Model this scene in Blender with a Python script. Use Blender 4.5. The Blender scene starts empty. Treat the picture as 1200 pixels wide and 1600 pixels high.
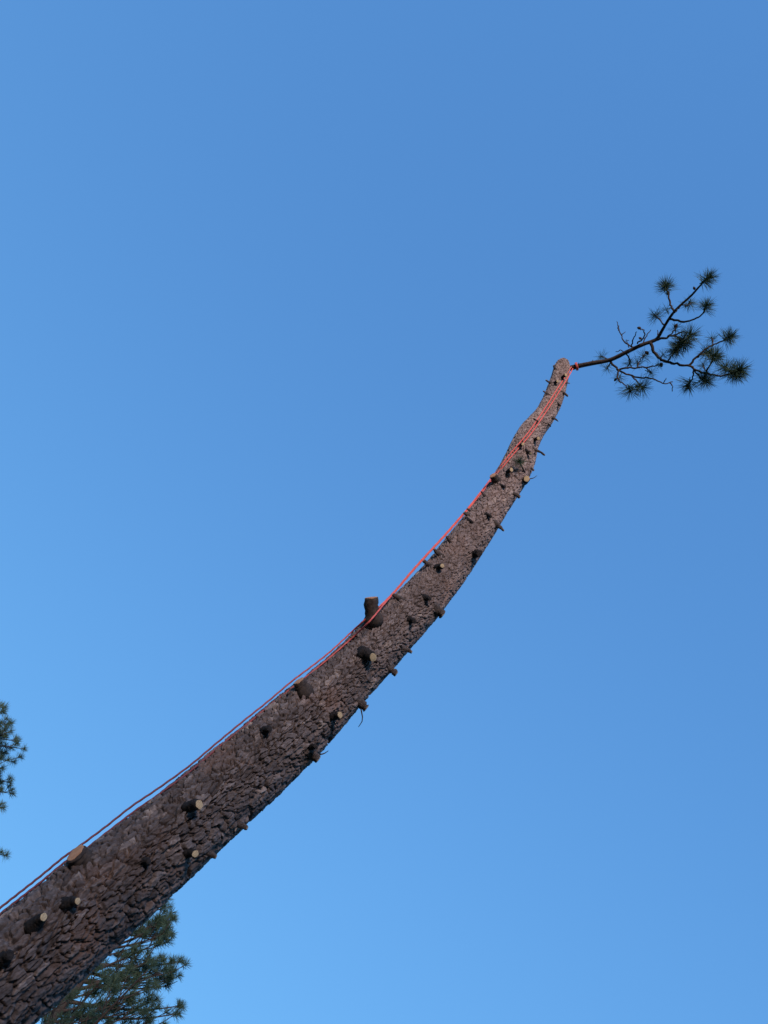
import bpy, math, random
import numpy as np
from mathutils import Vector, Matrix, Quaternion

random.seed(7)
rng = np.random.default_rng(11)
scene = bpy.context.scene
COL = scene.collection

# ------------------------------------------------------------------ camera
W_PX, H_PX, F_PX = 1200.0, 1600.0, 1170.0
CAM = np.array([0.0, 0.0, 1.6])
ZENITH = np.array([600.0, 580.0, -F_PX])            # direction of world up in camera space
Zc = ZENITH / np.linalg.norm(ZENITH)
Yc = np.array([0, 0, -1.0]); Yc = Yc - Zc * Yc.dot(Zc); Yc /= np.linalg.norm(Yc)
Xc = np.cross(Yc, Zc)
R_CW = np.stack([Xc, Yc, Zc])                       # camera -> world
cam_data = bpy.data.cameras.new("camera")
cam_data.sensor_fit = 'VERTICAL'; cam_data.sensor_height = 24.0
cam_data.lens = 24.0 * F_PX / H_PX
cam_data.clip_start = 0.05; cam_data.clip_end = 6000
cam = bpy.data.objects.new("camera", cam_data); COL.objects.link(cam)
M4 = Matrix.Identity(4)
for i in range(3):
    for j in range(3):
        M4[i][j] = R_CW[i, j]
    M4[i][3] = CAM[i]
cam.matrix_world = M4
scene.camera = cam

# ------------------------------------------------------------------ sky, sun, exposure
SUN_EL, SUN_AZ = math.radians(3.5), math.radians(198)   # azimuth measured from +Y (view direction) clockwise
world = bpy.data.worlds.new("World"); scene.world = world
world.use_nodes = True
wn, wl = world.node_tree.nodes, world.node_tree.links
wn.clear()
sky = wn.new('ShaderNodeTexSky'); sky.sky_type = 'NISHITA'; sky.sun_disc = False
sky.sun_elevation = SUN_EL; sky.sun_rotation = SUN_AZ
sky.air_density = 1.0; sky.dust_density = 0.0; sky.ozone_density = 1.0; sky.altitude = 600
bg = wn.new('ShaderNodeBackground'); bg.inputs['Strength'].default_value = 0.1
wo = wn.new('ShaderNodeOutputWorld')
sep = wn.new('ShaderNodeSeparateColor'); com = wn.new('ShaderNodeCombineColor')   # tone curve and white balance on the whole sky
wl.new(sky.outputs[0], sep.inputs[0])
for k, (g_, m_) in enumerate(((0.42, 1.46), (0.40, 3.60), (0.31, 7.2))):
    pw = wn.new('ShaderNodeMath'); pw.operation = 'POWER'; pw.inputs[1].default_value = g_
    mu = wn.new('ShaderNodeMath'); mu.operation = 'MULTIPLY'; mu.inputs[1].default_value = m_
    wl.new(sep.outputs[k], pw.inputs[0]); wl.new(pw.outputs[0], mu.inputs[0]); wl.new(mu.outputs[0], com.inputs[k])
wl.new(com.outputs[0], bg.inputs[0]); wl.new(bg.outputs[0], wo.inputs[0])
sun_d = bpy.data.lights.new("sun", 'SUN'); sun_d.energy = 3.8; sun_d.angle = math.radians(12)
sun_d.color = (1.0, 0.82, 0.74)
sun = bpy.data.objects.new("sun", sun_d); COL.objects.link(sun)
sdir = Vector((math.sin(SUN_AZ) * math.cos(SUN_EL), math.cos(SUN_AZ) * math.cos(SUN_EL), math.sin(SUN_EL)))
sun.rotation_euler = sdir.to_track_quat('Z', 'Y').to_euler()
vs = scene.view_settings
vs.view_transform = 'Standard'; vs.look = 'None'; vs.gamma = 1.0; vs.exposure = 0.0; vs.use_curve_mapping = False

# ------------------------------------------------------------------ pixel helpers
def ray(px):
    v = np.array([px[0] - W_PX / 2, H_PX / 2 - px[1], -F_PX])
    d = R_CW @ v
    return d / np.linalg.norm(d)
def project(p):
    v = (np.asarray(p) - CAM) @ R_CW                # world -> camera
    return np.stack([W_PX / 2 - v[..., 0] / v[..., 2] * F_PX, H_PX / 2 + v[..., 1] / v[..., 2] * F_PX], -1)
def at(px, dist):
    return CAM + ray(px) * dist
def unit(v):
    v = np.asarray(v, float); return v / (np.linalg.norm(v) + 1e-12)

# ------------------------------------------------------------------ materials
def mat(name, rough=0.9):
    m = bpy.data.materials.new(name); m.use_nodes = True
    nt = m.node_tree; b = nt.nodes['Principled BSDF']
    b.inputs['Roughness'].default_value = rough
    b.inputs['Specular IOR Level'].default_value = 0.25
    return m, nt, b
def ramp(nt, stops):
    r = nt.nodes.new('ShaderNodeValToRGB'); e = r.color_ramp.elements
    while len(e) < len(stops): e.new(0.5)
    for k, (p, c) in enumerate(stops):
        e[k].position = p; e[k].color = (*c, 1)
    return r
def noise(nt, scale, detail=4, rough=0.6, coord=None):
    n = nt.nodes.new('ShaderNodeTexNoise'); n.inputs['Scale'].default_value = scale
    n.inputs['Detail'].default_value = detail; n.inputs['Roughness'].default_value = rough
    tc = nt.nodes.new('ShaderNodeTexCoord')
    nt.links.new(tc.outputs[coord or 'Object'], n.inputs['Vector'])
    return n
def mixc(nt, fac, a, b, mode='MIX'):
    m = nt.nodes.new('ShaderNodeMix'); m.data_type = 'RGBA'; m.blend_type = mode
    for s, v in ((m.inputs[0], fac), (m.inputs[6], a), (m.inputs[7], b)):
        if isinstance(v, bpy.types.NodeSocket): nt.links.new(v, s)
        elif isinstance(v, (int, float)): s.default_value = v
        else: s.default_value = (*v, 1)
    return m.outputs[2]
def bump(nt, b, src, strength, dist):
    bp = nt.nodes.new('ShaderNodeBump'); bp.inputs['Strength'].default_value = strength
    bp.inputs['Distance'].default_value = dist
    nt.links.new(src, bp.inputs['Height']); nt.links.new(bp.outputs[0], b.inputs['Normal'])

# bark: each plate has its own tone (attribute 'tone'), reddish and paler up the trunk: thin bark there, plus stronger light painted in
m_bark, nt, b = mat("pine_bark", 0.92)
at_t = nt.nodes.new('ShaderNodeAttribute'); at_t.attribute_name = 'tone'
at_h = nt.nodes.new('ShaderNodeAttribute'); at_h.attribute_name = 'young'
r_old = ramp(nt, [(0.0, (0.065, 0.053, 0.053)), (0.45, (0.13, 0.106, 0.104)), (0.8, (0.21, 0.172, 0.166)), (1.0, (0.36, 0.295, 0.268))])
r_new = ramp(nt, [(0.0, (0.21, 0.155, 0.142)), (0.45, (0.34, 0.255, 0.235)), (0.8, (0.42, 0.325, 0.30)), (1.0, (0.48, 0.38, 0.33))])
nt.links.new(at_t.outputs['Fac'], r_old.inputs[0]); nt.links.new(at_t.outputs['Fac'], r_new.inputs[0])
c = mixc(nt, at_h.outputs['Fac'], r_old.outputs[0], r_new.outputs[0])
n1 = noise(nt, 34, 5, 0.7); n2 = noise(nt, 2.3, 3, 0.6)
rr = ramp(nt, [(0.3, (0.62, 0.6, 0.6)), (0.7, (1.25, 1.22, 1.2))]); nt.links.new(n1.outputs[0], rr.inputs[0])
c = mixc(nt, 1.0, c, rr.outputs[0], 'MULTIPLY')
rl = ramp(nt, [(0.56, (0, 0, 0)), (0.72, (1, 1, 1))]); nt.links.new(n2.outputs[0], rl.inputs[0])
ml = nt.nodes.new('ShaderNodeMath'); ml.operation = 'MULTIPLY'; ml.inputs[1].default_value = 0.28
nt.links.new(rl.outputs[0], ml.inputs[0])
c = mixc(nt, ml.outputs[0], c, (0.30, 0.155, 0.10))
nt.links.new(c, b.inputs['Base Color'])
bump(nt, b, n1.outputs[0], 0.6, 0.012)

m_snag, nt, b = mat("weathered_stub_bark", 0.95)
n1 = noise(nt, 60, 5, 0.7); r = ramp(nt, [(0.3, (0.016, 0.013, 0.013)), (0.7, (0.06, 0.045, 0.04))])
nt.links.new(n1.outputs[0], r.inputs[0]); nt.links.new(r.outputs[0], b.inputs['Base Color']); bump(nt, b, n1.outputs[0], 1.0, 0.02)

def wood(name, lo, hi):
    m, nt, b = mat(name, 0.8)
    tc = nt.nodes.new('ShaderNodeTexCoord')
    wv = nt.nodes.new('ShaderNodeTexWave'); wv.wave_type = 'RINGS'; wv.rings_direction = 'Z'
    wv.inputs['Scale'].default_value = 40; wv.inputs['Distortion'].default_value = 3
    nt.links.new(tc.outputs['Object'], wv.inputs['Vector'])
    n = noise(nt, 45, 3); mx = nt.nodes.new('ShaderNodeMath'); mx.operation = 'MULTIPLY_ADD'
    mx.inputs[1].default_value = 0.35; nt.links.new(wv.outputs[1], mx.inputs[0]); nt.links.new(n.outputs[0], mx.inputs[2])
    r = ramp(nt, [(0.3, lo), (0.9, hi)]); nt.links.new(mx.outputs[0], r.inputs[0])
    nt.links.new(r.outputs[0], b.inputs['Base Color'])
    return m
m_cut = wood("fresh_cut_wood", (0.36, 0.24, 0.13), (0.58, 0.42, 0.25))
m_cut_red = wood("resin_stained_cut_wood", (0.42, 0.19, 0.10), (0.62, 0.32, 0.18))
m_cut_grey = wood("weathered_cut_wood", (0.20, 0.16, 0.13), (0.36, 0.29, 0.23))

m_twig, nt, b = mat("twig_bark", 0.9)
n1 = noise(nt, 40, 4); r = ramp(nt, [(0.3, (0.035, 0.027, 0.026)), (0.75, (0.10, 0.07, 0.056))])
nt.links.new(n1.outputs[0], r.inputs[0]); nt.links.new(r.outputs[0], b.inputs['Base Color']); bump(nt, b, n1.outputs[0], 0.5, 0.01)

m_needle, nt, b = mat("pine_needles", 0.55)
oi = nt.nodes.new('ShaderNodeObjectInfo')
r = ramp(nt, [(0.0, (0.10, 0.16, 0.11)), (0.5, (0.13, 0.20, 0.13)), (1.0, (0.17, 0.22, 0.13))])
nt.links.new(oi.outputs['Random'], r.inputs[0])
n1 = noise(nt, 9, 2); c = mixc(nt, n1.outputs[0], r.outputs[0], (0.11, 0.175, 0.115))
nt.links.new(c, b.inputs['Base Color'])
tr = nt.nodes.new('ShaderNodeBsdfTranslucent'); ms = nt.nodes.new('ShaderNodeMixShader'); ms.inputs[0].default_value = 0.45
nt.links.new(c, tr.inputs[0]); nt.links.new(b.outputs[0], ms.inputs[1]); nt.links.new(tr.outputs[0], ms.inputs[2])
nt.links.new(ms.outputs[0], nt.nodes['Material Output'].inputs[0])

m_cone, nt, b = mat("pine_cone_scales", 0.9)
n1 = noise(nt, 50, 3); r = ramp(nt, [(0.3, (0.03, 0.022, 0.02)), (0.7, (0.10, 0.065, 0.045))])
nt.links.new(n1.outputs[0], r.inputs[0]); nt.links.new(r.outputs[0], b.inputs['Base Color'])

m_rope, nt, b = mat("coral_rope_fibre", 0.7)
n1 = noise(nt, 120, 2); r = ramp(nt, [(0.3, (0.72, 0.10, 0.085)), (0.7, (0.92, 0.21, 0.17))])
nt.links.new(n1.outputs[0], r.inputs[0])
at_s = nt.nodes.new('ShaderNodeAttribute'); at_s.attribute_name = 'shade_tint'      # shade on the lower length, painted into the rope colour
nt.links.new(mixc(nt, at_s.outputs['Fac'], r.outputs[0], (0.13, 0.055, 0.075)), b.inputs['Base Color'])

m_ground, nt, b = mat("forest_floor", 0.95)
n1 = noise(nt, 0.8, 6); n2 = noise(nt, 14, 5)
r = ramp(nt, [(0.35, (0.09, 0.062, 0.038)), (0.55, (0.13, 0.095, 0.055)), (0.72, (0.07, 0.085, 0.035))])
nt.links.new(n1.outputs[0], r.inputs[0])
r2 = ramp(nt, [(0.3, (0.6, 0.6, 0.6)), (0.7, (1.3, 1.3, 1.3))]); nt.links.new(n2.outputs[0], r2.inputs[0])
nt.links.new(mixc(nt, 1.0, r.outputs[0], r2.outputs[0], 'MULTIPLY'), b.inputs['Base Color'])
bump(nt, b, n2.outputs[0], 0.6, 0.05)

# ------------------------------------------------------------------ object helpers
ORIGIN = {}                                          # world origin of every object (nothing but tufts is rotated)
def tag(o, label=None, cat=None, group=None, kind=None):
    for k, v in (('label', label), ('category', cat), ('group', group), ('kind', kind)):
        if v: o[k] = v
    return o
def place(o, parent, origin):
    COL.objects.link(o)
    origin = np.asarray(origin, float); ORIGIN[o.name] = origin
    if parent is not None:
        o.parent = parent; o.location = origin - ORIGIN[parent.name]
    else:
        o.location = origin
    return o
def empty(name, loc):
    o = bpy.data.objects.new(name, None); o.empty_display_size = 0.3
    return place(o, None, loc)
def mesh_np(name, V, faces, material, smooth=True):
    me = bpy.data.meshes.new(name)
    V = np.asarray(V, np.float32)
    if isinstance(faces, np.ndarray):
        k = faces.shape[1]
        me.vertices.add(len(V)); me.vertices.foreach_set('co', V.ravel())
        me.loops.add(faces.size); me.loops.foreach_set('vertex_index', faces.astype(np.int32).ravel())
        me.polygons.add(len(faces)); me.polygons.foreach_set('loop_start', np.arange(0, faces.size, k, dtype=np.int32))
        me.update(calc_edges=True); me.validate()
    else:
        me.from_pydata([tuple(map(float, v)) for v in V], [], faces)
    if smooth: me.polygons.foreach_set('use_smooth', [True] * len(me.polygons))
    me.materials.append(material); me.update()
    return me
def obj(name, V, faces, material, parent=None, origin=(0, 0, 0), smooth=True):
    o = bpy.data.objects.new(name, mesh_np(name, np.asarray(V, float) - np.asarray(origin, float), faces, material, smooth))
    return place(o, parent, origin)
def catmull(P, n):
    P = np.asarray(P, float)
    if len(P) == 2: return P[0] + (P[1] - P[0]) * np.linspace(0, 1, n)[:, None]
    Q = np.vstack([2 * P[0] - P[1], P, 2 * P[-1] - P[-2]])
    out = []
    for t in np.linspace(0, len(P) - 1, n):
        i = min(int(t), len(P) - 2); f = t - i
        a, b_, c_, d = Q[i], Q[i + 1], Q[i + 2], Q[i + 3]
        out.append(0.5 * (2 * b_ + (c_ - a) * f + (2 * a - 5 * b_ + 4 * c_ - d) * f * f + (3 * b_ - a - 3 * c_ + d) * f ** 3))
    return np.array(out)
def tube_data(P, rad, sides=7, rough=0.0, cap=True, twist=0.0, lobes=None):
    """Tube along the points P with a radius for each; returns vertices and faces."""
    P = np.asarray(P, float); n = len(P); rad = np.broadcast_to(np.asarray(rad, float), (n,))
    T = np.gradient(P, axis=0); T /= np.linalg.norm(T, axis=1)[:, None] + 1e-12
    N = np.cross(T[0], [0.31, 0.2, 0.93]); N /= np.linalg.norm(N)
    V, F = [], []
    for i in range(n):
        N = N - T[i] * N.dot(T[i]); N /= np.linalg.norm(N); B = np.cross(T[i], N)
        for k in range(sides):
            a = 2 * math.pi * k / sides + twist * i
            r_ = rad[i] * (1 + rough * (random.random() - 0.5))
            if lobes: r_ *= 1 + lobes[1] * math.cos(lobes[0] * 2 * math.pi * k / sides)
            V.append(P[i] + r_ * (math.cos(a) * N + math.sin(a) * B))
    for i in range(n - 1):
        for k in range(sides):
            k2 = (k + 1) % sides
            F.append((i * sides + k, i * sides + k2, (i + 1) * sides + k2, (i + 1) * sides + k))
    if cap:
        F.append(tuple(range(sides - 1, -1, -1))); F.append(tuple(range((n - 1) * sides, n * sides)))
    return V, F
def join(parts):
    V, F = [], []
    for v, f in parts:
        o = len(V); V += list(v); F += [tuple(i + o for i in q) for q in f]
    return V, F

# ------------------------------------------------------------------ ground
g_n = 120
g_r = [0, 1, 2, 3.2, 4.5, 6, 8, 11, 15, 20, 26] + list(range(32, 130, 6)) + [150, 200, 320, 600, 1500, 4000]
def ground_z(x, y):
    r_ = math.hypot(x, y)
    z = (0.05 * math.sin(x * 1.3 + 1.1) + 0.04 * math.sin(y * 1.9 + x * 0.6)) * (1 if r_ < 30 else 0) - 0.03
    # a low ridge added out of view to keep evening sun off the lower stem
    z += 9.6 * math.exp(-((y + 66) / 17.0) ** 2) * math.exp(-(x / 190.0) ** 2) * (1 + 0.05 * math.sin(x * 0.11) + 0.03 * math.sin(x * 0.31 + 1))
    return z
gv, gf = [(0, 0, ground_z(0, 0))], []
for r_ in g_r[1:]:
    for k in range(g_n):
        a = 2 * math.pi * k / g_n
        x, y = r_ * math.cos(a), r_ * math.sin(a)
        gv.append((x, y, ground_z(x, y)))
for k in range(g_n):
    gf.append((0, 1 + k, 1 + (k + 1) % g_n))
for i in range(len(g_r) - 2):
    for k in range(g_n):
        a, b_ = 1 + i * g_n, 1 + (i + 1) * g_n
        gf.append((a + k, b_ + k, b_ + (k + 1) % g_n, a + (k + 1) % g_n))
ground = obj('ground', gv, gf, m_ground); tag(ground, kind='structure')

# ------------------------------------------------------------------ the topped pine: centre line and radii from its two outlines
EDGES = [((0, 1430), (105, 1552)), ((140, 1323), (233, 1432)), ((299, 1200), (379, 1294)), ((416, 1104), (488, 1188)),
         ((520, 1020), (579, 1084)), ((570, 970), (629, 1028)), ((645, 902), (697, 947)), ((696, 842), (744, 880)),
         ((738, 790), (780, 821)), ((758, 765), (799, 791)), ((775, 737), (816, 764)), ((790, 710), (831, 736)),
         ((803, 683), (838, 706)), ((815, 664), (848, 683)), ((836, 642), (866, 656)), ((850, 617), (879, 628)),
         ((860, 590), (887, 598)), ((867, 567), (892, 571))]
D_LOW, LEAN, BOW = 4.8, 0.10, 0.012                   # horizontal distance of the stem; it leans towards the camera more and more with height
mid0 = ray(((0 + 105) / 2, (1430 + 1552) / 2)); mid1 = ray((600, 990))
fh = unit([mid0[0] + mid1[0], mid0[1] + mid1[1], 0])  # horizontal direction from the camera to the stem
cen, rad = [], []
for L, Rr in EDGES:
    d = ray(((L[0] + Rr[0]) / 2, (L[1] + Rr[1]) / 2))
    s = 4.0
    for _ in range(40):                                # distance along the ray where the leaning, bowed stem stands
        z = CAM[2] + s * d[2]
        g = s * d.dot(fh) - (D_LOW - LEAN * z - BOW * z * z)
        s -= g / (d.dot(fh) + (LEAN + 2 * BOW * z) * d[2])
    p = CAM + d * s
    dl, dr = ray(L), ray(Rr)
    half = math.acos(np.clip(dl.dot(dr), -1, 1)) / 2
    cen.append(p); rad.append(s * math.sin(half))
cen, rad = np.array(cen), np.array(rad)
# carry the stem on down to the ground
low_dir = unit(cen[0] - cen[1]); down = []
p, r_ = cen[0].copy(), rad[0]
steps = 5; dz = (cen[0][2] + 0.25) / steps
for k in range(steps):
    dirn = unit(low_dir * (1 - k / steps) + np.array([0, 0, -1.0]) * (k / steps))
    p = p + dirn * (dz / -dirn[2]); r_ = r_ * 1.02
    down.append((p.copy(), r_ * (1.0 + (0.35 if k == steps - 1 else 0.12 if k == steps - 2 else 0))))
cen = np.vstack([[d[0] for d in down[::-1]], cen]); rad = np.concatenate([[d[1] for d in down[::-1]], rad])
BASE = cen[0].copy(); BASE[2] = 0.0
fine_c = catmull(cen, 3000); fine_r = catmull(rad[:, None], 3000)[:, 0]
seg = np.linalg.norm(np.diff(fine_c, axis=0), axis=1)
vlen = np.concatenate([[0], np.cumsum(seg / ((fine_r[1:] + fine_r[:-1]) / 2))])
NU, DV = 300, 0.021
NV = int(vlen[-1] / DV)
vv = np.linspace(0, vlen[-1], NV)
C = np.stack([np.interp(vv, vlen, fine_c[:, k]) for k in range(3)], 1)
RA = np.interp(vv, vlen, fine_r)
for _ in range(3):                                    # smooth the line a little
    ker = np.ones(21) / 21
    C = np.stack([np.convolve(np.pad(C[:, k], 10, mode='reflect', reflect_type='odd'), ker, 'valid') for k in range(3)], 1)
    RA = np.convolve(np.pad(RA, 10, mode='edge'), ker, 'valid')
T = np.gradient(C, axis=0); T /= np.linalg.norm(T, axis=1)[:, None]
N1 = CAM - C; N1 -= T * (N1 * T).sum(1)[:, None]; N1 /= np.linalg.norm(N1, axis=1)[:, None]
N2 = np.cross(T, N1)
CPX = project(C); SIDE = project(C + N2 * RA[:, None]) - CPX
SURF_TH = np.linspace(-math.pi * 0.5, math.pi * 0.5, 91)
SURF_P = C[:, None, :] + RA[:, None, None] * (np.cos(SURF_TH)[None, :, None] * N1[:, None, :] + np.sin(SURF_TH)[None, :, None] * N2[:, None, :])
SURF_PX = project(SURF_P)
def surf(px):
    """Row, angle and point of the trunk surface under a pixel of the photograph."""
    px = np.asarray(px, float)
    k = int(np.argmin(((SURF_PX - px) ** 2).sum(-1)))
    i, j = divmod(k, len(SURF_TH))
    return i, SURF_TH[j], SURF_P[i, j], 0.0
SIGN = 1 if SIDE[NV // 2][0] > 0 else -1              # which way round N2 points in the picture

# stubs: base pixel, tip pixel, radius px at base, radius px at tip, how far the tip comes towards the camera (in stem radii), cut face
STUBS = [
    # big sawn stub on the left, and the sawn-off faces along the rope
    ((584, 975), (580, 934), 15, 13, 0.10, 'red', 'thick sawn branch stub standing out to the left of the trunk'),
    ((475, 1078), (467, 1064), 14, 11, 0.08, 'red', 'wide low sawn stub with reddish face under the rope'),
    ((129, 1343), (118, 1333), 20, 15, 0.10, 'red', 'broad flush-cut stub with reddish face by the lower rope'),
    ((776, 752), (770, 743), 8, 7, 0.2, 'red', 'small sawn stub where the rope bends over the trunk'),
    # pale faces turned to the camera
    ((294, 1262), (311, 1257), 13, 7.5, 0.42, 'pale', None), ((291, 1333), (305, 1334), 9, 6, 0.35, 'pale', None),
    ((104, 1412), (121, 1408), 12, 5, 0.36, 'pale', None), ((53, 1446), (68, 1433), 14, 6, 0.36, 'pale', None),
    ((568, 1021), (583, 1027), 14, 8, 0.5, 'pale', None), ((519, 1120), (531, 1117), 11, 6, 0.3, 'pale', None),
    ((683, 887), (691, 884), 7, 4.5, 0.35, 'pale', None), ((792, 738), (799, 734), 5, 4, 0.4, 'pale', None),
    ((812, 697), (817, 694), 3.6, 3.2, 0.4, 'pale', None), ((835, 687), (841, 685), 4, 3.4, 0.5, 'pale', None),
    ((820, 752), (823, 748), 7, 6, 0.5, 'pale', None), ((878, 590), (884, 586), 3.4, 3, 0.5, 'pale', None),
    ((866, 598), (871, 596), 3, 2.6, 0.5, 'pale', None), ((822, 704), (829, 709), 3.6, 3, 0.4, 'pale', None),
    # dark snags
    ((740, 866), (749, 865), 10, 7, 0.4, 'dark', None), ((759, 803), (767, 807), 6, 4, 0.35, 'dark', None),
    ((731, 812), (738, 816), 6, 4, 0.35, 'dark', None), ((640, 967), (647, 971), 8, 5, 0.3, 'dark', None),
    ((663, 933), (672, 936), 8, 4, 0.3, 'dark', None), ((412, 1142), (421, 1139), 9, 6, 0.3, 'dark', None),
    ((485, 1168), (493, 1166), 8, 5, 0.3, 'dark', None), ((783, 758), (789, 761), 5, 3.5, 0.35, 'dark', None),
    ((871, 630), (875, 634), 4, 3, 0.35, 'dark', None), ((856, 662), (860, 666), 3, 2.2, 0.35, 'dark', None),
    ((224, 1344), (232, 1346), 8, 5, 0.2, 'dark', None), ((836, 656), (840, 659), 3, 2.4, 0.35, 'dark', None),
    ((5, 1500), (16, 1493), 12, 7, 0.3, 'dark', None),
    # stubs on the right outline
    ((608, 1045), (619, 1053), 9, 7, 0.0, 'snag', None), ((559, 1096), (572, 1107), 11, 8.5, 0.0, 'snag', None),
    ((484, 1176), (497, 1187), 12, 8, 0.0, 'snag', None), ((632, 1014), (643, 1019), 6, 3.5, 0.0, 'snag', None),
    ((680, 952), (692, 961), 14, 9, 0.0, 'snag', None), ((772, 818), (787, 829), 11, 3, 0.0, 'snag', None),
    ((802, 770), (812, 777), 6, 5, 0.0, 'snag', None), ((833, 701), (851, 711), 5, 2.6, 0.1, 'snag', None),
    ((829, 731), (834, 735), 4, 2.6, 0.0, 'snag', None), ((862, 652), (872, 658), 5, 1.5, 0.0, 'snag', None),
    ((878, 612), (887, 619), 4, 3, 0.0, 'snag', None), ((884, 598), (890, 599), 2.5, 1.2, 0.0, 'snag', None),
    ((326, 1332), (337, 1339), 8, 4, 0.0, 'snag', None), ((374, 1288), (386, 1294), 8, 4.5, 0.0, 'snag', None),
    # burrs on the left outline
    ((760, 777), (752, 768), 5, 2.5, 0.0, 'snag', None), ((735, 806), (725, 801), 6, 4, 0.0, 'snag', None),
    ((737, 798), (730, 795), 4, 3, 0.0, 'snag', None), ((672, 884), (662, 876), 6, 4, 0.0, 'snag', None),
    ((688, 867), (678, 858), 7, 3, 0.0, 'snag', None), ((704, 845), (698, 838), 5, 3, 0.0, 'snag', None),
    ((857, 616), (849, 611), 3.5, 2, 0.0, 'snag', None), ((861, 599), (853, 594), 4, 2, 0.0, 'snag', None),
    ((624, 935), (614, 929), 6, 4, 0.0, 'snag', None), ((556, 994), (548, 996), 6, 4, 0.1, 'snag', None),
    ((868, 577), (865, 571), 4, 2, 0.0, 'snag', None),
]

# --- bark relief on the (around, along) grid: cells of bark parted by furrows
def lattice_noise(a, b_, period, seed):
    r0 = np.random.default_rng(seed); tab = r0.random((period, 4096))
    ia, ib = np.floor(a).astype(int), np.floor(b_).astype(int)
    fa, fb = a - ia, b_ - ib
    fa, fb = fa * fa * (3 - 2 * fa), fb * fb * (3 - 2 * fb)
    g = lambda i, j: tab[i % period, j % 4096]
    return (g(ia, ib) * (1 - fa) + g(ia + 1, ib) * fa) * (1 - fb) + (g(ia, ib + 1) * (1 - fa) + g(ia + 1, ib + 1) * fa) * fb
def cells(a, b_, period, seed, jitter=0.85):
    r0 = np.random.default_rng(seed); jx, jy, idt = r0.random((3, period, 2048))
    ia, ib = np.floor(a).astype(int), np.floor(b_).astype(int)
    f1 = np.full(a.shape, 9.0); f2 = np.full(a.shape, 9.0); cid = np.zeros(a.shape)
    for di in (-1, 0, 1):
        for dj in (-1, 0, 1):
            i, j = ia + di, ib + dj
            x = i + 0.5 + jitter * (jx[i % period, j % 2048] - 0.5) + 0.5 * (j % 2); y = j + 0.5 + jitter * (jy[i % period, j % 2048] - 0.5)
            d = np.hypot(x - a, y - b_)
            nearer = d < f1
            f2 = np.where(nearer, f1, np.minimum(f2, d)); cid = np.where(nearer, idt[i % period, j % 2048], cid); f1 = np.where(nearer, d, f1)
    return f1, f2, cid
def sstep(x, lo, hi):
    t = np.clip((x - lo) / (hi - lo), 0, 1); return t * t * (3 - 2 * t)
s_ = np.arange(NU) / NU * 2 * math.pi - math.pi
TH1 = s_ - 0.6 * np.sin(s_)                           # columns lie closer on the side seen
UU, VV = np.meshgrid((TH1 / (2 * math.pi)) % 1.0, vv)  # around 0..1, along in radii
K = 38
a0, b0 = UU * K, VV / (2 * math.pi / K) / 1.9
wa = lattice_noise(a0, b0 * 1.2, K, 1) - 0.5 + 0.5 * (lattice_noise(a0 * 3, b0 * 4, K * 3, 2) - 0.5)
wb = lattice_noise(a0, b0 * 1.2, K, 3) - 0.5 + 0.5 * (lattice_noise(a0 * 3, b0 * 4, K * 3, 4) - 0.5)
f1, f2, cid = cells(a0 + 0.85 * wa, b0 + 0.75 * wb, K, 5)
fine_plate = sstep(f2 - f1, 0.04, 0.17)
young = sstep(VV / vlen[-1], 0.22, 0.85)
KU = 24                                               # higher up the scales are fewer and wider for the stem's girth
au, bu = UU * KU, VV / (2 * math.pi / KU) / 1.7
wu = lattice_noise(au, bu * 1.3, KU, 31) - 0.5 + 0.5 * (lattice_noise(au * 3, bu * 4, KU * 3, 32) - 0.5)
wv_ = lattice_noise(au, bu * 1.3, KU, 33) - 0.5 + 0.5 * (lattice_noise(au * 3, bu * 4, KU * 3, 34) - 0.5)
u1, u2, uid = cells(au + 0.8 * wu, bu + 0.8 * wv_, KU, 35)
upper = sstep(VV / vlen[-1], 0.40, 0.62)
fine_plate = fine_plate * (1 - upper) + sstep(u2 - u1, 0.04, 0.17) * upper
cid = cid * (1 - upper) + uid * upper
KB = 15                                               # wide plates parted by the deep furrows; the small scales crack them again
B0 = VV / (2 * math.pi / KB) / 2.7
ab = UU * KB
wa2 = lattice_noise(ab, B0 * 1.6, KB, 21) - 0.5 + 0.45 * (lattice_noise(ab * 3, B0 * 5, KB * 3, 22) - 0.5)
wb2 = lattice_noise(ab, B0 * 1.6, KB, 23) - 0.5 + 0.45 * (lattice_noise(ab * 3, B0 * 5, KB * 3, 24) - 0.5)
h1, h2, hid = cells(ab + 0.95 * wa2, B0 + 0.8 * wb2, KB, 25)
big_plate = sstep(h2 - h1, 0.03, 0.16 + 0.08 * (lattice_noise(ab * 2, B0 * 2, KB * 2, 26)))
soft = lattice_noise(a0 * 0.5, b0 * 0.5, K // 2, 27)    # where the scales are well parted and where they run together
plate = fine_plate * (0.45 + 0.55 * big_plate)
g1, g2, gid = cells(a0 * 3 + 1.1 * wb, b0 * 2.6 + 1.1 * wa, K * 3, 6)
flake = sstep(g2 - g1, 0.01, 0.22)
fissure = 1 - sstep(np.abs(lattice_noise(a0 * 1.0 + 0.6 * wb, b0 * 0.35, K, 8) - 0.5), 0.0, 0.07)
fine = lattice_noise(a0 * 7, b0 * 9, K * 7, 9)
hh = plate * (0.85 + 0.14 * cid + 0.16 * hid) + 0.16 * flake * (0.4 + gid) * plate + 0.12 * fine * plate - 0.35 * fissure
depth = 0.125 - 0.03 * young
disp = (hh - 1.05) * depth
TH = np.broadcast_to(TH1, UU.shape)
stub_info = []
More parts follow.
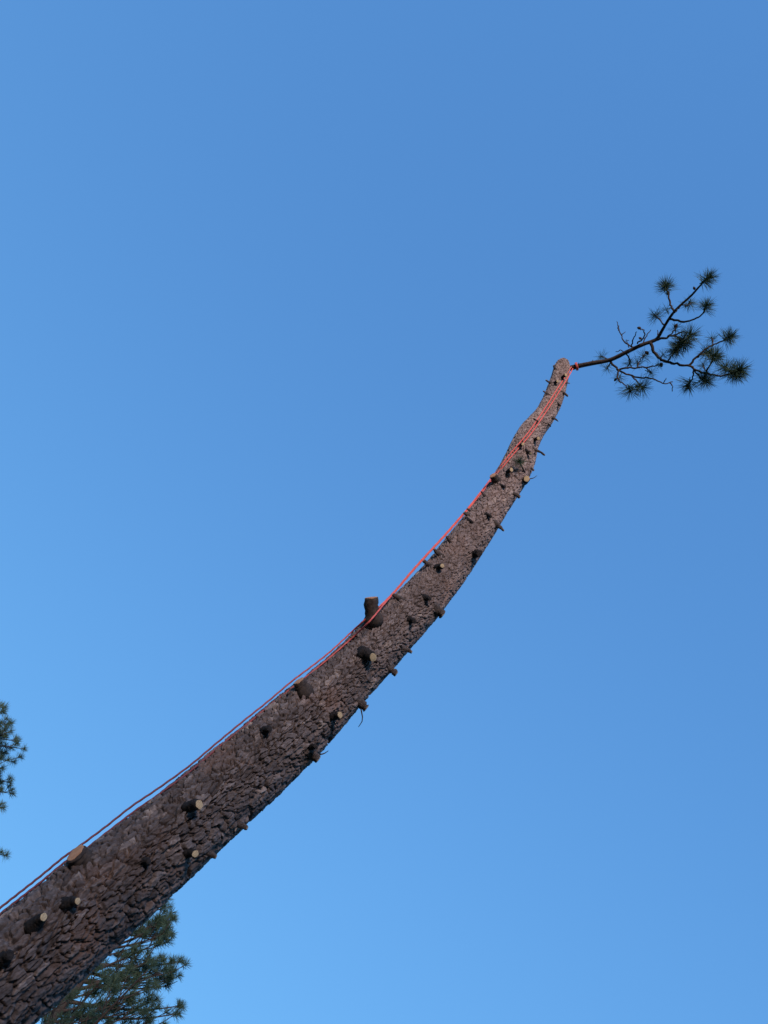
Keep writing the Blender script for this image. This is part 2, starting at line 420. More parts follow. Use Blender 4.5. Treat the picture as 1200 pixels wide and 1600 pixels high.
for s in STUBS:
    i, th, p, q = surf(s[0]); dist = np.linalg.norm(p - CAM)
    rb = s[2] * dist / F_PX
    stub_info.append((i, th, p, rb, dist))
    lo, hi = max(0, i - 260), min(NV, i + 260)
    du = (TH[lo:hi] - th + math.pi) % (2 * math.pi) - math.pi
    dv = VV[lo:hi] - vv[i] + 0.0
    w = rb / RA[i] * 1.2
    disp[lo:hi] += 0.22 * w * np.exp(-(du ** 2 + (dv * 0.75) ** 2) / (w * w))
rows = RA[:, None] * (1 + disp + 0.03 * (lattice_noise(UU * 5, VV * 0.6, 5, 12) - 0.5))
PV = C[:, None, :] + rows[..., None] * (np.cos(TH)[..., None] * N1[:, None, :] + np.sin(TH)[..., None] * N2[:, None, :])
# sawn top: the cut slants down to the far side
wgt = sstep(np.arange(NV, dtype=float), NV - 260, NV - 1)[:, None] * (np.cos(TH) - 0.95) * RA[-1] * 1.2
PV = PV + wgt[..., None] * T[:, None, :]
nv = NV
idx = np.arange(nv * NU).reshape(nv, NU)
q0, q1 = idx[:-1], idx[1:]
faces = np.stack([q0, np.roll(q0, -1, 1), np.roll(q1, -1, 1), q1], -1).reshape(-1, 4)
if np.dot(np.cross(PV[5, 1] - PV[5, 0], PV[6, 0] - PV[5, 0]), PV[5, 0] - C[5]) < 0: faces = faces[:, ::-1]

TREE = empty('topped_pine_tree', BASE)
tag(TREE, 'tall bare curving pine trunk, limbs sawn to stubs, one live branch at its top', 'tree')
trunk = obj('trunk', PV.reshape(-1, 3), faces, m_bark, TREE, BASE)
me = trunk.data
tone = np.clip(0.06 + 0.48 * cid + 0.26 * hid + 0.35 * (gid - 0.5) + 0.3 * (fine - 0.5), 0, 1)
tone = np.where(cid > 0.93, np.clip(tone + 0.15, 0, 1), tone)
for nm, arr in (('tone', tone), ('young', young)):
    at_ = me.attributes.new(nm, 'FLOAT', 'POINT'); at_.data.foreach_set('value', arr.astype(np.float32).ravel())
# sawn top face
topc = PV[-1].mean(0) + T[-1] * 0.006
tv = [topc] + [PV[-1, k] for k in range(0, NU, 4)]
nt_ = len(tv) - 1
obj('sawn_top', tv, [(0, 1 + k, 1 + (k + 1) % nt_) for k in range(nt_)], m_cut_grey, TREE, topc)

# --- the stubs
m_knob, nt, b = mat("knob_bark", 0.95)
n1 = noise(nt, 45, 5, 0.7); r = ramp(nt, [(0.3, (0.04, 0.031, 0.029)), (0.7, (0.17, 0.128, 0.115))])
nt.links.new(n1.outputs[0], r.inputs[0]); nt.links.new(r.outputs[0], b.inputs['Base Color']); bump(nt, b, n1.outputs[0], 1.0, 0.02)
FACE = {'pale': m_cut, 'red': m_cut_red, 'dark': m_snag, 'snag': m_cut_grey}
for s, (i, th, p, rb, dist) in zip(STUBS, stub_info):
    (bx, by), (tx, ty), _, rtp, fwd, kind, lab = s
    tip = at((tx, ty), dist - fwd * RA[i])
    rt = rtp * dist / F_PX
    p = p + (tip - p) * 0.25; rb *= 0.82 if kind == 'red' else 0.62; rt *= 0.84
    if kind in ('dark', 'snag'): rb *= 0.9; rt *= 0.85
    if kind in ('dark', 'snag') and by < 830: rb *= 0.75; rt *= 0.75
    ax = unit(tip - p); L = np.linalg.norm(tip - p)
    start = p - ax * 0.3 * RA[i]
    tt = np.concatenate([[0, 0.7], 1 + np.linspace(0.05, 1, 9) * L / (0.3 * RA[i])]) * 0.3 * RA[i]
    pts = np.array([start + ax * t for t in tt])
    bend = unit(np.cross(ax, [random.random(), random.random(), random.random()])) * 0.06 * L
    pts[2:-1] += np.sin(np.linspace(0, math.pi, 8))[:, None] * bend
    rr_ = np.concatenate([[rb * 1.15, rb * 1.12], rt + (rb - rt) * np.linspace(1, 0, 9) ** 1.6])
    rr_ *= 1 + rng.normal(0, 0.09, 11); rr_[-1] = rt * 0.92; rr_[-2] = rt
    tips_cut = kind in ('pale', 'red')
    V_, F_ = tube_data(pts, rr_, 16, 0.2 if tips_cut else 0.4, cap=True)
    st = obj('branch_stub', V_, F_, {'red': m_twig, 'snag': m_knob}.get(kind, m_snag), TREE, p)
    if lab: st['label'] = lab
    # end grain: a thin slightly domed disc, a touch proud of the stub
    e1 = unit(np.cross(ax, [0.2, 0.5, 0.84])); e2 = np.cross(ax, e1)
    if kind == 'red':                                  # sawn level, so that the face shows from below
        pass
    n = 18; fv = []
    for ring, (k_, h_) in enumerate(((0.90, -0.004), (0.90, 0.003), (0.45, 0.005))):
        for k in range(n):
            a = 2 * math.pi * k / n; w_ = 1 + 0.07 * math.sin(2 * a + i) + 0.05 * math.sin(5 * a)
            fv.append(tip + ax * h_ + rt * k_ * w_ * (math.cos(a) * e1 + math.sin(a) * e2))
    fv.append(tip + ax * 0.005)
    ff = [(r0 * n + k, r0 * n + (k + 1) % n, (r0 + 1) * n + (k + 1) % n, (r0 + 1) * n + k) for r0 in (0, 1) for k in range(n)]
    ff += [(2 * n + k, 2 * n + (k + 1) % n, 3 * n) for k in range(n)]
    cf = obj('cut_face', fv, ff, FACE[kind], st, tip, smooth=False)

# ------------------------------------------------------------------ needle tufts (shared meshes)
def tuft_mesh(seed, n=135, length=0.17, spread=1.9, width=0.0017):
    """A burst of needles on the last bit of a shoot along +Z."""
    r0 = random.Random(seed); V, F = [], []
    for _ in range(n):
        z0 = -0.07 * r0.random() ** 1.3 + 0.005
        pol = spread * (0.08 + 0.92 * r0.random() ** 0.75) * (1.0 if z0 > -0.02 else 1.0)
        az = r0.random() * 2 * math.pi; Ln = length * (0.72 + 0.36 * r0.random())
        d = Vector((math.sin(pol) * math.cos(az), math.sin(pol) * math.sin(az), math.cos(pol)))
        s = d.orthogonal().normalized(); s.rotate(Quaternion(d, r0.random() * 6.28))
        t = d.cross(s)
        p0 = Vector((0, 0, z0)) + d * 0.004
        droop = Vector((0, 0, -1)) * 0.02 * r0.random()
        mid = p0 + d * Ln * 0.55 + droop * 0.3; tip = p0 + d * Ln + droop
        o = len(V); w = width * (0.8 + 0.5 * r0.random())
        V += [p0 + s * w, p0 - s * w * 0.5 + t * w * 0.86, p0 - s * w * 0.5 - t * w * 0.86,
              mid + s * w, mid - s * w * 0.5 + t * w * 0.86, mid - s * w * 0.5 - t * w * 0.86, tip]
        for k in range(3):
            k2 = (k + 1) % 3
            F.append((o + k, o + k2, o + 3 + k2, o + 3 + k)); F.append((o + 3 + k, o + 3 + k2, o + 6))
    # the bud and shoot it grows on
    v, f = tube_data([(0, 0, -0.09), (0, 0, -0.03), (0, 0, 0.015)], [0.005, 0.0065, 0.003], 6)
    o = len(V); V += [Vector(x) for x in v]; F += [tuple(i + o for i in q) for q in f]
    return V, F
TUFT_GEO = [tuft_mesh(100 + k) for k in range(5)]
SPARSE_GEO = [tuft_mesh(200 + k, n=46, length=0.155, spread=2.1) for k in range(3)]
BIG_GEO = [tuft_mesh(300 + k, n=72, length=0.145, spread=1.6, width=0.0022) for k in range(5)]
def share(geos, nm): return [mesh_np(nm, v, f, m_needle, smooth=False) for v, f in geos]
TUFTS, SPARSE, BIG = share(TUFT_GEO, 'needle_tuft'), share(SPARSE_GEO, 'needle_tuft'), share(BIG_GEO, 'needle_tuft')
def tuft(parent, pos, dirn, scale=1.0, kind=None, geo_scale=None):
    o = bpy.data.objects.new('needle_tuft', random.choice(kind or TUFTS))
    place(o, parent, pos)
    o.rotation_mode = 'QUATERNION'
    o.rotation_quaternion = Quaternion(Vector(unit(dirn)), random.random() * 6.28) @ Vector(unit(dirn)).to_track_quat('Z', 'Y')
    if geo_scale: scale *= geo_scale
    o.scale = (scale,) * 3
    return o
def cone_data(p, d, s):
    """A small closed pine cone: rings of scales round an egg."""
    d = unit(d); e1 = unit(np.cross(d, [0.3, 0.4, 0.86])); e2 = np.cross(d, e1); V, F = [], []
    n = 10; prof = [(0, 0.25), (0.12, 0.62), (0.2, 0.85), (0.26, 0.74), (0.4, 1.0), (0.46, 0.85), (0.6, 0.92), (0.66, 0.7), (0.8, 0.66), (0.86, 0.45), (1.0, 0.12)]
    for j, (t, w) in enumerate(prof):
        for k in range(n):
            a = 2 * math.pi * (k + 0.5 * (j % 2)) / n; wr = w * (1 + 0.18 * ((k + j) % 2))
            V.append(np.asarray(p) + d * s * 2.1 * t + s * 0.75 * wr * (math.cos(a) * e1 + math.sin(a) * e2))
    for j in range(len(prof) - 1):
        for k in range(n): F.append((j * n + k, j * n + (k + 1) % n, (j + 1) * n + (k + 1) % n, (j + 1) * n + k))
    F.append(tuple(range(n - 1, -1, -1))); F.append(tuple(range((len(prof) - 1) * n, len(prof) * n)))
    return V, F

# ------------------------------------------------------------------ the live branch at the top
TOPD = np.linalg.norm(C[-1] - CAM)
ZS = 350 / 1200.0
def zp(x, y): return (850 + ZS * x, 390 + ZS * y)
def branch_pts(pix, depths):
    return np.array([at(zp(x, y), TOPD + d) for (x, y), d in zip(pix, depths)])
PXM = TOPD / F_PX * ZS                                  # metres for one pixel of the enlarged view
limb_pix = [(95, 650), (150, 632), (250, 610), (350, 592), (440, 550), (520, 512), (590, 487), (612, 468), (640, 420), (670, 370), (700, 330), (740, 290), (790, 245), (830, 200), (868, 160)]
limb_dep = [0.0, 0.0, -0.02, -0.04, -0.06, -0.06, -0.05, -0.05, -0.07, -0.1, -0.12, -0.14, -0.15, -0.15, -0.15]
limb_rad = [15, 13, 11.5, 10.5, 10, 9.5, 9, 8, 7, 6.6, 6.2, 5.6, 5, 4.4, 3.6]
lp = branch_pts(limb_pix, limb_dep)
n = 60; LP = catmull(lp, n); LR = catmull(np.array(limb_rad)[:, None] * PXM, n)[:, 0]
V_, F_ = tube_data(LP, LR, 9, 0.14)
LIMB = obj('live_branch', V_, F_, m_twig, TREE, lp[1]); LIMB['label'] = 'thin living branch with needle tufts reaching out from the trunk top'
# side shoots: pixels in the enlarged view, depth at start and end, radii
TW = [
    ([(695, 335), (678, 295), (665, 240), (655, 205)], -0.12, 0.02, 5, 3.4), ([(665, 372), (745, 386), (800, 376), (850, 345), (868, 305)], -0.1, -0.25, 5.5, 3),
    ([(648, 405), (620, 375), (592, 350)], -0.08, 0.1, 4, 2.5), ([(735, 295), (765, 300), (788, 285)], -0.14, 0.05, 3.6, 2.4),
    ([(600, 484), (650, 472), (700, 462), (745, 490)], -0.05, -0.25, 6.5, 3.4), ([(690, 462), (745, 440), (790, 452)], -0.15, -0.32, 4, 2.6),
    ([(570, 497), (585, 540), (620, 580), (660, 602), (720, 612), (780, 622), (830, 655), (900, 668), (960, 674), (1030, 652)], -0.06, -0.42, 8, 3.2),
    ([(775, 620), (820, 575), (870, 530), (930, 500), (985, 475)], -0.25, -0.2, 5.6, 2.8), ([(790, 628), (803, 668), (776, 722)], -0.27, -0.1, 4.4, 2.8),
    ([(800, 640), (838, 690), (865, 705)], -0.28, -0.36, 4, 2.6), ([(870, 655), (900, 600), (908, 570)], -0.32, -0.42, 4, 2.6),
    ([(820, 577), (850, 560), (885, 552)], -0.24, -0.1, 3.6, 2.4), ([(900, 514), (905, 490), (898, 472)], -0.21, -0.02, 3, 2.2),
    ([(660, 600), (690, 560), (720, 520)], -0.16, -0.3, 4, 2.6), ([(1000, 668), (990, 640), (965, 630)], -0.4, -0.3, 3, 2.2),
    ([(352, 592), (392, 640), (440, 633), (500, 632), (560, 630), (622, 618)], -0.04, -0.2, 6, 2.8), ([(388, 640), (450, 672), (520, 686), (580, 692), (640, 716), (690, 708)], -0.1, 0.1, 5, 2.4),
    ([(672, 712), (688, 735), (686, 760)], 0.08, 0.1, 3, 2), ([(640, 716), (655, 688)], 0.06, 0.0, 2.6, 1.6),
    ([(400, 650), (392, 690), (430, 720), (462, 758)], -0.1, -0.2, 4.4, 2.6), ([(470, 676), (505, 715), (528, 738)], -0.04, -0.2, 3.6, 2.4),
    ([(440, 552), (462, 600), (445, 632)], -0.06, 0.02, 4, 2.4), ([(500, 632), (515, 590), (540, 560)], -0.12, 0.1, 3.4, 2.2),
    ([(545, 632), (570, 655), (575, 660)], -0.16, 0.0, 3, 2), ([(350, 592), (320, 575), (302, 570)], -0.04, 0.2, 2.6, 1.8), ([(362, 602), (345, 625), (335, 640)], -0.05, 0.2, 2.6, 1.8),
    ([(478, 524), (430, 490), (405, 440), (390, 385)], -0.06, 0.1, 4, 1.8), ([(414, 462), (436, 440)], 0.02, 0.06, 2.4, 1.6), ([(405, 440), (396, 418), (402, 405)], 0.04, 0.1, 2.2, 1.4),
    ([(468, 520), (480, 472), (497, 440)], -0.06, -0.2, 3.6, 1.8), ([(455, 525), (440, 490), (455, 485)], -0.06, -0.1, 2.2, 1.4),
    ([(500, 505), (530, 478), (540, 455), (530, 430), (518, 428)], -0.06, -0.2, 3.8, 2.2), ([(530, 505), (548, 460), (572, 430)], -0.06, 0.05, 3.4, 1.8), ([(612, 470), (608, 432)], -0.05, 0.05, 3.2, 2),
    ([(735, 296), (720, 315), (700, 340)], -0.14, -0.2, 3, 2), ([(452, 556), (410, 542), (384, 548)], -0.06, 0.1, 2.8, 1.6), ([(250, 610), (262, 590)], -0.02, 0.02, 3, 1.4),
    ([(180, 625), (186, 606)], -0.01, -0.02, 3.4, 1.4), ([(880, 668), (860, 640), (850, 610)], -0.36, -0.2, 3, 2), ([(660, 470), (700, 430), (705, 410)], -0.1, 0.05, 3.6, 2.6),
]
TW_END = []
for pix, d0, d1, r0_, r1_ in TW:
    k = len(pix); P = branch_pts(pix, np.linspace(d0, d1, k))
    m = max(4, 4 * k); Q = catmull(P, m)
    Q[1:-1] += rng.normal(0, 0.004, (m - 2, 3))
    V_, F_ = tube_data(Q, np.linspace(r0_, r1_, m) * PXM, 6, 0.2)
    obj('twig', V_, F_, m_twig, LIMB, Q[0])
    TW_END.append((Q[-1], Q[-1] - Q[-3]))
def tf(x, y, dx, dy, d, s=1.0, kind=None, tw=0.0):
    """A tuft centred near a pixel of the enlarged view, pointing along (dx, dy), tw towards the camera."""
    p = at(zp(x, y), TOPD + d); q = at(zp(x + dx, y + dy), TOPD + d)
    dr = unit(q - p) - tw * ray(zp(x, y))
    tuft(LIMB, p, dr, s * 1.2, kind, TOPD / 10.9)
for a in [
    (872, 158, 30, -20, -0.15, 0.92), (892, 145, 20, -8, -0.16, 0.75, None, 0.5), (652, 195, -12, -40, 0.02, 0.9), (655, 190, 20, -20, 0.02, 0.78, None, 0.4),
    (868, 303, 14, -30, -0.25, 0.85), (880, 290, 20, -10, -0.25, 0.7, SPARSE), (592, 350, -20, -20, 0.1, 0.95, SPARSE), (596, 352, -10, 5, 0.1, 0.8, SPARSE, 0.6), (788, 285, 14, -10, 0.05, 0.85, SPARSE), (770, 300, -5, 10, 0.05, 0.8, SPARSE),
    (745, 495, 20, 30, -0.25, 0.98, None, 0.6), (720, 520, -10, 10, -0.3, 0.98, None, 1.0), (790, 455, 20, -20, -0.32, 0.95, None, 0.6), (765, 500, 20, 5, -0.26, 0.9, None, 0.8), (700, 540, -20, 10, -0.3, 0.85, None, 0.5), (705, 415, 0, -10, 0.05, 0.8, SPARSE),
    (1040, 650, 30, -4, -0.42, 1.0, None, 0.4), (1052, 640, 20, -30, -0.42, 0.95, None, 0.3), (1010, 660, 20, 20, -0.41, 0.95, None, 0.5), (968, 632, -8, -10, -0.3, 0.9, None, 0.5), (1030, 675, 10, 30, -0.4, 0.8),
    (990, 472, 30, -16, -0.2, 0.88), (1003, 462, 20, -10, -0.2, 0.75, None, 0.6), (898, 472, -3, -20, -0.02, 0.8, SPARSE), (885, 552, 20, -4, -0.1, 0.95, None, 0.6), (908, 568, 8, -20, -0.42, 0.92, None, 0.5), (930, 575, 20, 5, -0.4, 0.75),
    (774, 726, -6, 30, -0.1, 1.0), (868, 706, 16, 12, -0.36, 0.98, None, 0.4), (862, 690, -10, 25, -0.36, 0.85, None, 0.3), (850, 612, -10, -20, -0.2, 0.75, SPARSE),
    (462, 760, 10, 30, -0.2, 0.98), (530, 738, 20, 16, -0.2, 0.98, None, 0.3), (400, 692, -10, 20, -0.1, 0.8, SPARSE), (540, 562, 10, -20, 0.1, 0.9, SPARSE), (575, 660, 20, 8, 0.0, 0.85, SPARSE),
    (302, 572, -20, -10, 0.2, 0.8, SPARSE), (336, 640, -10, 20, 0.2, 0.8, SPARSE), (500, 600, 0, -10, 0.05, 0.9, SPARSE, 0.5), (455, 600, -10, -20, 0.0, 0.8, SPARSE), (640, 560, 20, -20, -0.2, 0.7, SPARSE), (620, 620, 12, 4, -0.2, 0.6, SPARSE), (690, 560, 10, 20, -0.25, 0.8, SPARSE),
    (655, 318, -10, -20, 0.05, 0.75, SPARSE)]:
    tf(*a)
for x, y, dx, dy, d, s in [(665, 245, -4, -30, 0.02, 0.03), (700, 420, 8, -14, 0.03, 0.03), (520, 424, -6, -2, -0.2, 0.026), (523, 480, -10, -6, -0.1, 0.022), (560, 560, -8, -6, -0.06, 0.03), (808, 216, -4, -10, -0.15, 0.022), (625, 605, 4, 14, -0.12, 0.03), (770, 730, 2, 14, -0.12, 0.022), (740, 490, -8, -4, -0.27, 0.024), (390, 690, -6, 6, -0.1, 0.024), (490, 725, 6, 6, -0.1, 0.024)]:
    p = at(zp(x, y), TOPD + d); q = at(zp(x + dx, y + dy), TOPD + d)
    V_, F_ = cone_data(p, q - p, s * TOPD / 10.9); obj('pine_cone', V_, F_, m_cone, LIMB, p)
# the little green sprout low on the upper trunk, and a dead twig by the sawn stub
i, th, p, q = surf((820, 738)); dd = np.linalg.norm(p - CAM)
P = np.array([p, at((816, 730), dd - 0.05), at((811, 721), dd - 0.1)])
V_, F_ = tube_data(catmull(P, 8), np.linspace(0.010, 0.006, 8), 6, 0.15)
SPR = obj('needle_sprout', V_, F_, m_twig, TREE, p); SPR['label'] = 'small green needle sprout growing from the upper trunk'
tuft(SPR, P[-1], unit(P[-1] - P[0]) - 0.4 * ray((811, 721)), 0.45, SPARSE); tuft(SPR, P[-1], unit(P[-1] - P[0]), 0.55)
for a_, b_ in (((826, 749), (839, 743)), ((571, 1110), (560, 1136)), ((497, 1180), (513, 1173))):
    i, th, p, q = surf(a_); dd = np.linalg.norm(p - CAM)
    P = catmull([p, at(((a_[0] + b_[0]) / 2 + 1, (a_[1] + b_[1]) / 2 + 1), dd), at(b_, dd + 0.02)], 6)
    V_, F_ = tube_data(P, np.linspace(0.006, 0.002, 6), 5); obj('dead_twig', V_, F_, m_twig, TREE, p)

# ------------------------------------------------------------------ the rope
def rope_path(pix, lift):
    """Rope points through pixels, resting on the stem's surface where it crosses it."""
    out = []
    for px in pix:
        i, th, p, q = surf(px)
        d = np.linalg.norm(p - CAM) - (lift + 0.075 * RA[i]) * math.cos(th) - 0.25 * math.exp(-((px[0] - 585) / 22.0) ** 2)
        out.append(at(px, d))
    return np.array(out)
A_PX = [(893, 573), (881, 592), (868, 612), (854, 634), (840, 655), (826, 675), (811, 693), (797, 709), (784, 726), (771, 743), (735, 789), (712, 816), (690, 841), (664, 869),
        (640, 896), (618, 922), (598, 943), (574, 968), (548, 992), (520, 1018), (490, 1042), (458, 1066), (420, 1098), (380, 1130), (340, 1163), (297, 1199), (247, 1235), (207, 1262), (165, 1295), (123, 1326), (100, 1342), (66, 1370), (33, 1396), (0, 1422), (-40, 1455)]
B_PX = [(895, 576), (885, 594), (873, 613), (859, 635), (845, 656), (831, 676), (816, 694), (801, 711), (787, 728), (774, 743), (738, 788), (714, 816), (691, 842), (666, 869),
        (642, 896), (619, 923), (600, 944), (579, 969), (553, 994), (525, 1019), (494, 1045), (462, 1070), (423, 1101), (383, 1134), (343, 1166), (301, 1202), (250, 1240), (211, 1267), (168, 1300), (128, 1331), (103, 1346), (69, 1374), (36, 1400), (3, 1426), (-37, 1460)]
ROPE = empty('climbing_rope', BASE + np.array([0.0, -0.6, 0.0]))
tag(ROPE, 'doubled coral climbing rope running from the trunk top down its left side', 'rope')
low_i = int(np.argmin(np.abs(C[:, 2] - 0.9)))
for nm, pix, off in (('strand', A_PX, 0.0), ('strand', B_PX, 0.03)):
    if off == 0: pix = [(x - 1.6, y - 1.9) if k > 16 else (x, y) for k, (x, y) in enumerate(pix)]
    P = rope_path(pix, 0.006)
    # out of the picture it follows the left side of the stem to the ground
    end = []
    k0 = int(np.argmin(np.abs(C[:, 2] - P[-1][2])))
    for z in np.linspace(P[-1][2] - 0.4, 0.02, 5):
        k = int(np.argmin(np.abs(C[:, 2] - z)))
        end.append(C[k] + (RA[k] * 1.03 + 0.02) * (-SIGN * N2[k] * math.cos(0.25 + off * 3) + N1[k] * math.sin(0.25 + off * 3)))
    end.append(end[-1] + np.array([-0.35 - off * 6, -0.25, 0.0])); end[-1][2] = 0.03
    P = np.vstack([P, end])
    Q = catmull(P, 420)
    V_, F_ = tube_data(Q, np.full(len(Q), 0.006), 9, 0.0, twist=0.5, lobes=(3, 0.13))
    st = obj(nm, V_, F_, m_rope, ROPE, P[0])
    shd = np.repeat(sstep(np.arange(len(Q)) / len(Q), 0.38, 0.66) * 0.85, 9)  # darker tint down the strand, shade put into its colour
    at_ = st.data.attributes.new('shade_tint', 'FLOAT', 'POINT'); at_.data.foreach_set('value', shd.astype(np.float32))
# the turn round the base of the live branch
bt = lp[1] * 0.8 + lp[2] * 0.2; bd = unit(lp[2] - lp[1]); e1 = unit(np.cross(bd, [0, 0, 1])); e2 = np.cross(bd, e1)
loop = [bt + bd * (0.012 * math.sin(a)) + (LR[4] + 0.010) * 1.05 * (math.cos(a) * e1 + math.sin(a) * e2) for a in np.linspace(0, 2 * math.pi * 2, 50)]
loop = [p + bd * 0.02 * k / 50 for k, p in enumerate(loop)]
V_, F_ = tube_data(loop, np.full(50, 0.006), 8); obj('hitch', V_, F_, m_rope, ROPE, loop[0])

# ------------------------------------------------------------------ the two pines behind
def in_poly(p, poly):
    x, y = p; c_ = False; j = len(poly) - 1
    for i in range(len(poly)):
        xi, yi = poly[i]; xj, yj = poly[j]
        if (yi > y) != (yj > y) and x < (xj - xi) * (y - yi) / (yj - yi) + xi: c_ = not c_
        j = i
    return c_
def in_view(p, m=45):
    v = (np.asarray(p) - CAM) @ R_CW
    if v[2] > -0.1: return False
    q = project(p); return -m < q[0] < W_PX + m and -m < q[1] < H_PX + m
def pine(label, apex_px, dist, radius_at, crown_depth, outline, shoots, n_limb, seed):
    r0 = random.Random(seed)
    apex = at(apex_px, dist); base = np.array([apex[0] + 0.15, apex[1] + 0.1, 0.0]); Hh = apex[2]
    root = empty('pine_tree', base); tag(root, label, 'tree', 'green pines behind the sawn trunk')
    axis = catmull([base + [0, 0, -0.1], base * 0.6 + apex * 0.4 + [0.06, -0.05, 0], base * 0.25 + apex * 0.75 + [-0.05, 0.04, 0], apex], 40)
    rr_ = np.interp(np.linspace(0, 1, 40), [0, 0.04, 1], [0.2, 0.15, 0.012])
    V_, F_ = tube_data(axis, rr_, 12, 0.08); obj('trunk', V_, F_, m_bark_plain, root, base)
    hidden = []
    limbs = []
    ga = 0
    for k in range(n_limb):
        t = ((k + 0.5) / n_limb) ** 0.9 * crown_depth + 0.05                 # metres below the apex
        ga += 2.399963 + r0.uniform(-0.3, 0.3)
        ln = radius_at(t) * r0.uniform(0.75, 1.05)
        limbs.append((t, ga, ln, None))
    for tip_px, dd in shoots:
        limbs.append((None, None, None, at(tip_px, dist + dd)))
    for t, ga, ln, tip in limbs:
        if tip is None:
            ax = axis[np.argmin(np.abs(axis[:, 2] - (Hh - t)))]
            hd = np.array([math.cos(ga), math.sin(ga), 0])
            tip = ax + hd * ln + np.array([0, 0, ln * r0.uniform(0.35, 0.75)])
            if tip[2] > Hh + 0.05: tip[2] = Hh - 0.1 * r0.random()
        else:
            h = math.hypot(tip[0] - axis[-1][0], tip[1] - axis[-1][1])
            ax = axis[np.argmin(np.abs(axis[:, 2] - (tip[2] - 0.25 - 0.55 * h)))]
            hd = unit([tip[0] - ax[0], tip[1] - ax[1], 0]); ln = h
        dz_ = tip[2] - ax[2]
        P = np.array([ax, ax + (tip - ax) * 0.35 - [0, 0, 0.05 * ln], ax + (tip - ax) * 0.7 - [0, 0, 0.06 * ln], tip])
        Q = catmull(P, 14); Ltot = np.linalg.norm(tip - ax)
        geo = [tube_data(Q, np.linspace(0.012 + 0.010 * Ltot, 0.006, 14), 6, 0.15)]
        tufts = [(tip, unit(Q[-1] - Q[-3]) + [0, 0, 0.5], r0.uniform(0.85, 1.1))]
        n_side = int(2 + Ltot * 4.2)
        for j in range(n_side):
            f = 0.28 + 0.70 * (j + r0.random()) / n_side
            p = Q[min(13, int(f * 13))]; tg = unit(Q[min(13, int(f * 13) + 1)] - Q[max(0, int(f * 13) - 1)])
            sd = unit(np.cross(tg, [0, 0, 1])) * (1 if j % 2 else -1)
            L2 = (0.22 + 0.42 * (1 - f)) * r0.uniform(0.6, 1.15) * min(1.0, 0.55 + 0.4 * Ltot)
            e = p + (tg * 0.75 + sd * r0.uniform(0.35, 0.9) + np.array([0, 0, r0.uniform(0.25, 0.8)])) * L2
            S = catmull([p, (p + e) / 2 - [0, 0, 0.03], e], 6)
            geo.append(tube_data(S, np.linspace(0.009, 0.005, 6), 5))
            tufts.append((e, unit(e - p) + [0, 0, 0.6], r0.uniform(0.8, 1.08)))
            if r0.random() < 0.45:
                e2_ = p + (e - p) * 0.55 + np.array([r0.uniform(-.1, .1), r0.uniform(-.1, .1), r0.uniform(0.05, 0.16)])
                geo.append(tube_data([p + (e - p) * 0.4, e2_], [0.006, 0.004], 5))
                tufts.append((e2_, unit(e2_ - p) + [0, 0, 0.8], r0.uniform(0.7, 0.95)))
        def ok(p):
            if not in_view(p, 10): return True
            return in_poly(project(p), outline)
        keep = [tt for tt in tufts if ok(tt[0])]
        if not keep or not ok(tip): continue
        kept_geo = [geo[0]] + [g for g in geo[1:] if ok(np.asarray(g[0][-1]))]
        vis = [tt for tt in keep if in_view(tt[0], 30)]
        V_, F_ = join(kept_geo)
        br = obj('branch', V_, F_, m_twig, root, ax)
        for p, d, s in keep:
            if in_view(p, 30): tuft(br, p, d, s, BIG)
            else: hidden.append((p, d, s))
    if hidden:                                          # the rest of the crown, outside the picture
        VV_, FF_ = [], []; off = 0
        for p, d, s in hidden:
            v, f = r0.choice(BIG_GEO)
            Rm = np.array(Vector(unit(d)).to_track_quat('Z', 'Y').to_matrix())
            v = np.array([tuple(x) for x in v]) @ Rm.T * s + p
            VV_.append(v); FF_ += [tuple(i + off for i in q) for q in f]; off += len(v)
        o = obj('foliage', np.vstack(VV_), FF_, m_needle, root, base, smooth=False); o['kind'] = 'stuff'
    return root
m_bark_plain, nt, b = mat("young_pine_bark", 0.92)
n1 = noise(nt, 22, 5, 0.7); r = ramp(nt, [(0.3, (0.03, 0.023, 0.02)), (0.7, (0.10, 0.07, 0.058))])
nt.links.new(n1.outputs[0], r.inputs[0]); nt.links.new(r.outputs[0], b.inputs['Base Color']); bump(nt, b, n1.outputs[0], 0.8, 0.03)

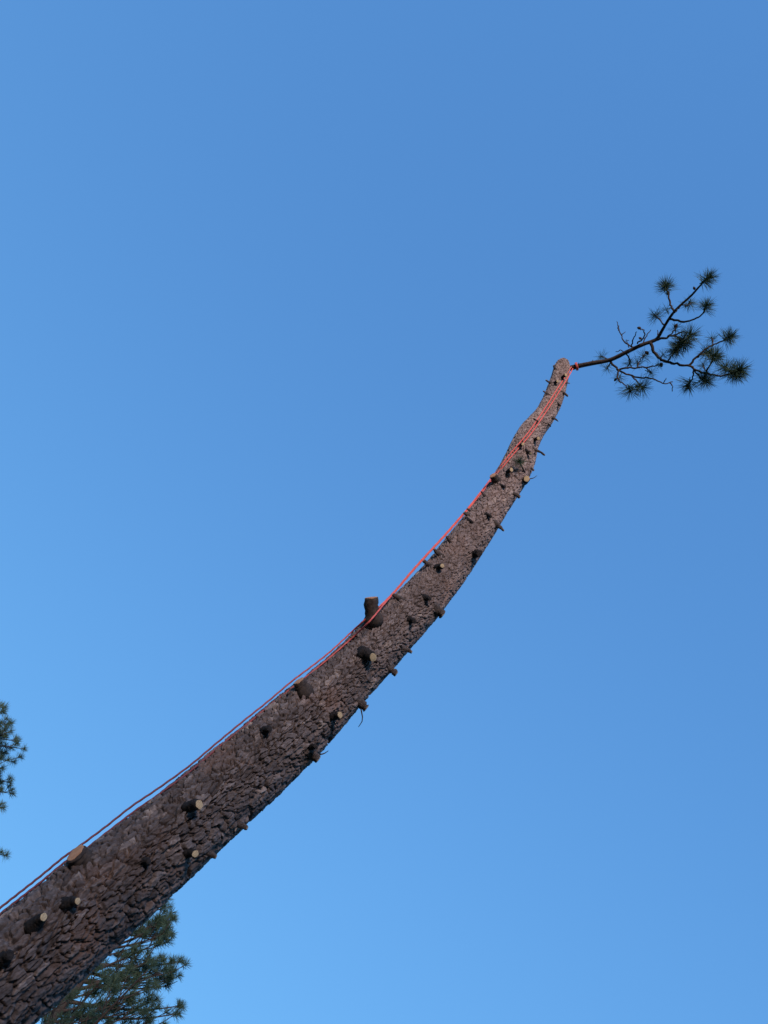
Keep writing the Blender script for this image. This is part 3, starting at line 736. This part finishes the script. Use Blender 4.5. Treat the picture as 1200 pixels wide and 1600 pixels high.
OUT_LOW = [(262, 1404), (278, 1412), (279, 1440), (272, 1462), (262, 1482), (268, 1500), (280, 1494), (291, 1490), (290, 1512), (276, 1535), (268, 1552), (250, 1566), (262, 1578), (278, 1560), (288, 1566), (282, 1590), (268, 1640), (-40, 1660), (-40, 1480), (60, 1440), (160, 1400), (220, 1390)]
pine('dense green young pine showing below the sawn trunk at lower left', (228, 1415), 14.5,
     lambda t: 0.45 + 0.95 * t ** 0.8, 4.6, OUT_LOW,
     [((266, 1416), 0.2), ((272, 1436), -0.3), ((266, 1460), 0.3), ((258, 1440), -0.6), ((284, 1502), 0.0), ((272, 1518), -0.4), ((262, 1540), 0.4), ((281, 1572), 0.0), ((250, 1470), -0.8),
      ((240, 1450), 0.5), ((235, 1500), -0.9), ((215, 1520), -0.7), ((240, 1540), -0.9), ((200, 1560), -1.0), ((225, 1580), -0.9), ((170, 1570), -0.8), ((150, 1590), -0.9), ((255, 1600), -0.5), ((185, 1530), -0.6), ((130, 1600), -0.6), ((210, 1480), -0.3)], 36, 3)
OUT_LEFT = [(2, 1100), (12, 1104), (20, 1122), (18, 1140), (30, 1150), (42, 1162), (42, 1184), (28, 1200), (20, 1212), (24, 1236), (14, 1258), (0, 1272), (-10, 1290), (-8, 1322), (14, 1328), (14, 1342), (-10, 1346), (-60, 1400), (-400, 1500), (-400, 900), (-20, 1040)]
pine('pine crown cut off by the left edge of the picture', (-62, 1040), 17.0,
     lambda t: 0.5 + 0.85 * t ** 0.8, 5.5, OUT_LEFT,
     [((6, 1112), 0.0), ((14, 1132), -0.3), ((27, 1158), 0.1), ((38, 1170), -0.2), ((22, 1190), 0.2), ((16, 1222), -0.1), ((20, 1240), 0.1), ((5, 1262), -0.2), ((8, 1150), -0.5), ((4, 1200), -0.6), ((2, 1235), -0.5), ((10, 1336), 0.0), ((3, 1175), 0.5), ((-4, 1215), -0.3)], 46, 5)
print('tree height', C[-1][2], 'radii', RA[0], RA[NV // 2], RA[-1], 'rows', NV, 'top dist', TOPD, 'objects', len(bpy.data.objects))
